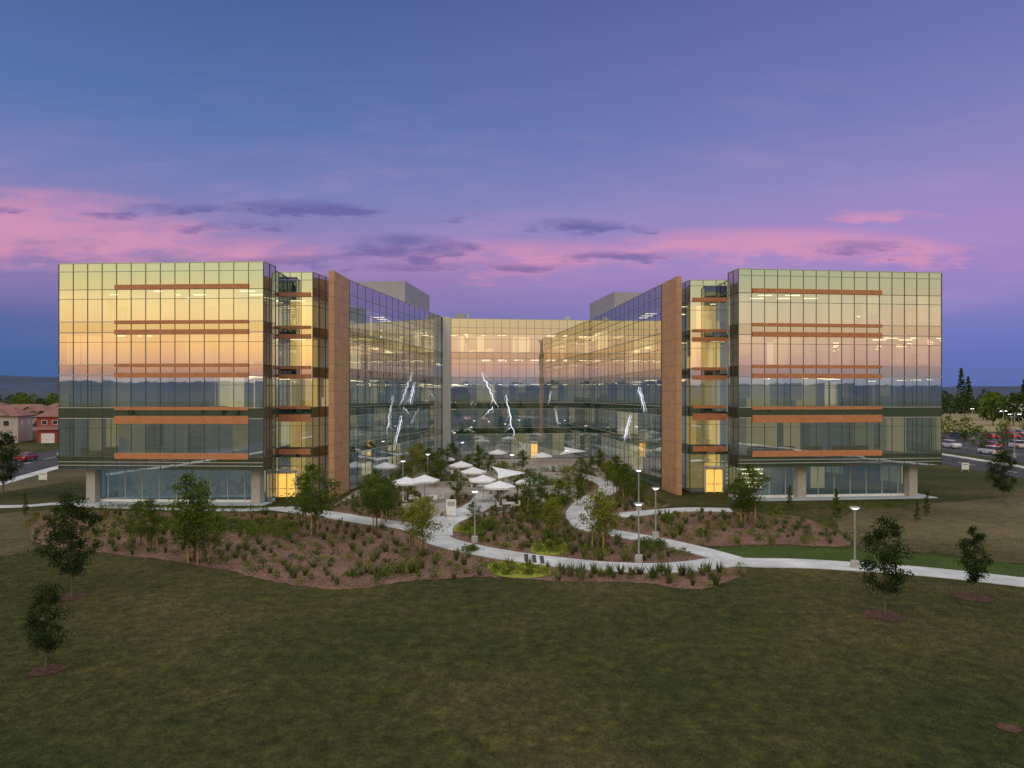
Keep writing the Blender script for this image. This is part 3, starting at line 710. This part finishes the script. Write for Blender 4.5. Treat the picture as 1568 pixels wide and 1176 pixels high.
for(a)in((-126,166,13,11,6.4,.35,(.5,.44,.4)),(-110,170,11,11,6.2,.3,(.36,.06,.05)),(-146,182,14,11,6.4,.35,(.3,.08,.06)),(-122,205,15,11,6.4,.3,(.4,.10,.08)),(-160,225,15,11,6,.2,(.4,.3,.25)),(-185,205,14,11,6,.4,(.5,.45,.4)),(-175,270,15,11,6,.2,(.4,.3,.25)),(-150,250,15,11,6,.2,(.5,.4,.3)),(-200,250,14,11,6,.1,(.4,.2,.15)),(-230,300,15,11,6,.2,(.4,.35,.3))): house(*a)
e=empty('commercial_building',(262,330,0)); m=MB(); m.box(-22,22,-8,8,0,6.5,M_white); m.box(-22.3,22.3,-8.3,8.3,6.5,7.2,M_conc); m.obj('walls',e)
m=MB()
for i in range(9): m.box(-20+i*4.6,-17+i*4.6,-8.08,-8.01,1,4.2,M_win)
m.obj('windows',e)

# ------------------------------------------------------------------ world sky
w=bpy.data.worlds.new('World'); sc.world=w; w.use_nodes=True; nt=w.node_tree
for n in list(nt.nodes): nt.nodes.remove(n)
out=nt.nodes.new('ShaderNodeOutputWorld')
def MA(op,a,b=None,c=None,clamp=False):
    n=nt.nodes.new('ShaderNodeMath'); n.operation=op; n.use_clamp=clamp
    for i,x in enumerate((a,b,c)):
        if x is None: continue
        if isinstance(x,(int,float)): n.inputs[i].default_value=x
        else: nt.links.new(x,n.inputs[i])
    return n.outputs[0]
def MIX(f,a,b):
    n=nt.nodes.new('ShaderNodeMix'); n.data_type='RGBA'
    for i,x in ((0,f),(6,a),(7,b)):
        if isinstance(x,(int,float)): n.inputs[i].default_value=x
        elif isinstance(x,tuple): n.inputs[i].default_value=(*x,1)
        else: nt.links.new(x,n.inputs[i])
    return n.outputs[2]
def SS(x,a,b):
    n=nt.nodes.new('ShaderNodeMapRange'); n.interpolation_type='SMOOTHSTEP'
    n.inputs['From Min'].default_value=a;n.inputs['From Max'].default_value=b; nt.links.new(x,n.inputs[0]); return n.outputs[0]
def lin(r,g,b):
    return tuple(((c/255)/12.92 if c/255<=.04045 else ((c/255+.055)/1.055)**2.4) for c in(r,g,b))
tc=nt.nodes.new('ShaderNodeTexCoord'); sep=nt.nodes.new('ShaderNodeSeparateXYZ'); nt.links.new(tc.outputs['Generated'],sep.inputs[0])
X,Y,Z=sep.outputs
ZEN=(.95,.95,.98)
fl=ramp(nt,Z,[(0,lin(58,90,142)),(.05,lin(62,96,154)),(.09,lin(86,100,158)),(.125,lin(124,112,168)),(.17,lin(146,120,172)),(.21,lin(142,126,180)),(.27,lin(116,126,182)),(.35,lin(88,114,172)),(.5,lin(70,94,150)),(.67,ZEN)])
frr=ramp(nt,Z,[(0,lin(82,104,166)),(.05,lin(92,108,178)),(.09,lin(114,116,186)),(.125,lin(142,124,190)),(.17,lin(160,130,192)),(.21,lin(160,134,194)),(.27,lin(142,132,190)),(.35,lin(116,122,182)),(.5,lin(94,102,162)),(.67,ZEN)])
front=MIX(SS(X,-.5,.55),fl,frr)
bl=ramp(nt,Z,[(0,(.26,.36,.52)),(.014,(.34,.38,.50)),(.032,(.95,.45,.30)),(.065,(1.55,.80,.26)),(.115,(1.55,1.10,.40)),(.165,(1.1,1.05,.55)),(.23,(.72,.85,.55)),(.45,(.6,.65,.7)),(.67,ZEN)])
br=ramp(nt,Z,[(0,(.24,.34,.50)),(.016,(.32,.35,.48)),(.04,(.80,.44,.36)),(.08,(1.1,.70,.42)),(.12,(1.0,.80,.48)),(.17,(.78,.80,.50)),(.25,(.55,.66,.5)),(.45,(.55,.6,.65)),(.67,ZEN)])
back=MIX(SS(X,-.3,.5),bl,br)
wf=SS(Y,-.35,.35)
base=MIX(wf,back,front)
Yp=MA('MAXIMUM',Y,.08); u=MA('DIVIDE',X,Yp); v=MA('DIVIDE',Z,Yp)
def CN_(a,b,z):
    cb=nt.nodes.new('ShaderNodeCombineXYZ'); nt.links.new(MA('MULTIPLY',u,a),cb.inputs[0]); nt.links.new(MA('MULTIPLY',v,b),cb.inputs[1]); cb.inputs[2].default_value=z
    n=nt.nodes.new('ShaderNodeTexNoise'); n.inputs['Scale'].default_value=1; n.inputs['Detail'].default_value=6; n.inputs['Roughness'].default_value=.62; nt.links.new(cb.outputs[0],n.inputs['Vector']); return n.outputs['Fac']
na=CN_(11,42,0); nb_=CN_(3.3,18,5)
us=MA('ADD',u,MA('MULTIPLY',MA('SUBTRACT',nb_,.5),.3)); vs=MA('ADD',v,MA('MULTIPLY',MA('SUBTRACT',na,.5),.05))
def clouds(L):
    acc=None
    for(px,py,rx,ry,s) in L:
        a=MA('MULTIPLY',MA('SUBTRACT',us,(px-784)/F),F/rx); b=MA('MULTIPLY',MA('SUBTRACT',vs,(605-py)/F),F/ry)
        e=MA('MULTIPLY',MA('SUBTRACT',1,MA('ADD',MA('MULTIPLY',a,a),MA('MULTIPLY',b,b))),s)
        acc=e if acc is None else MA('MAXIMUM',acc,e)
    return acc
pk=clouds([(20,348,230,58,.9),(150,365,230,42,.8),(340,385,190,24,.6),(1180,374,260,28,.85),(1330,332,80,10,.6),(1380,385,120,24,.7),(790,395,230,28,.65),(0,300,120,14,.5)])
pu=clouds([(445,318,95,15,1.0),(350,348,80,10,.8),(640,380,110,28,1.1),(905,347,90,15,1.1),(300,318,80,9,.7),(960,392,130,10,.9),(1300,378,90,14,.8),(530,398,200,12,.7),(30,322,60,6,.8),(215,322,50,14,.9),(690,408,240,9,.7),(740,335,50,6,.5)])
n1=MA('SUBTRACT',na,.5)
pm=MA('MULTIPLY',SS(MA('ADD',pk,MA('MULTIPLY',n1,2.6)),-.4,1.1),.85)
um_=MA('MULTIPLY',SS(MA('ADD',pu,MA('MULTIPLY',n1,4.5)),-.1,1.4),.8)
fm=SS(Y,.15,.4)
# thin high haze streaks
veil=MA('MULTIPLY',MA('MULTIPLY',SS(nb_,.45,.75),.35),MA('MULTIPLY',SS(v,.05,.16),SS(v,.55,.25)))
c=MIX(MA('MULTIPLY',veil,fm),base,lin(176,146,196))
c=MIX(MA('MULTIPLY',pm,fm),c,lin(214,146,180))
c=MIX(MA('MULTIPLY',um_,fm),c,lin(96,92,156))
bg=nt.nodes.new('ShaderNodeBackground'); nt.links.new(c,bg.inputs[0]); bg.inputs[1].default_value=1.0
sky=nt.nodes.new('ShaderNodeTexSky'); sky.sky_type='NISHITA'; sky.sun_disc=False; sky.sun_elevation=math.radians(30); sky.sun_rotation=math.radians(200)
bg2=nt.nodes.new('ShaderNodeBackground'); nt.links.new(sky.outputs[0],bg2.inputs[0]); bg2.inputs[1].default_value=.003
ad=nt.nodes.new('ShaderNodeAddShader'); nt.links.new(bg.outputs[0],ad.inputs[0]); nt.links.new(bg2.outputs[0],ad.inputs[1]); nt.links.new(ad.outputs[0],out.inputs[0])
# soft afterglow light from behind-left of the camera
sd=bpy.data.lights.new('afterglow_sun','SUN'); sd.energy=.6; sd.angle=math.radians(18); sd.color=(1,.72,.48)
so=bpy.data.objects.new('afterglow_sun',sd); sc.collection.objects.link(so)
el=math.radians(30); az=math.radians(200)
so.rotation_euler=Vector((math.sin(az)*math.cos(el),math.cos(az)*math.cos(el),math.sin(el))).to_track_quat('Z','Y').to_euler()
cd=bpy.data.cameras.new('camera'); cd.lens=24; cd.sensor_width=36; cd.shift_y=.0108; cd.clip_end=9000; cd.clip_start=.1
co=bpy.data.objects.new('camera',cd); sc.collection.objects.link(co); co.location=(0,0,CAMH); co.rotation_euler=(math.radians(90),0,0); sc.camera=co
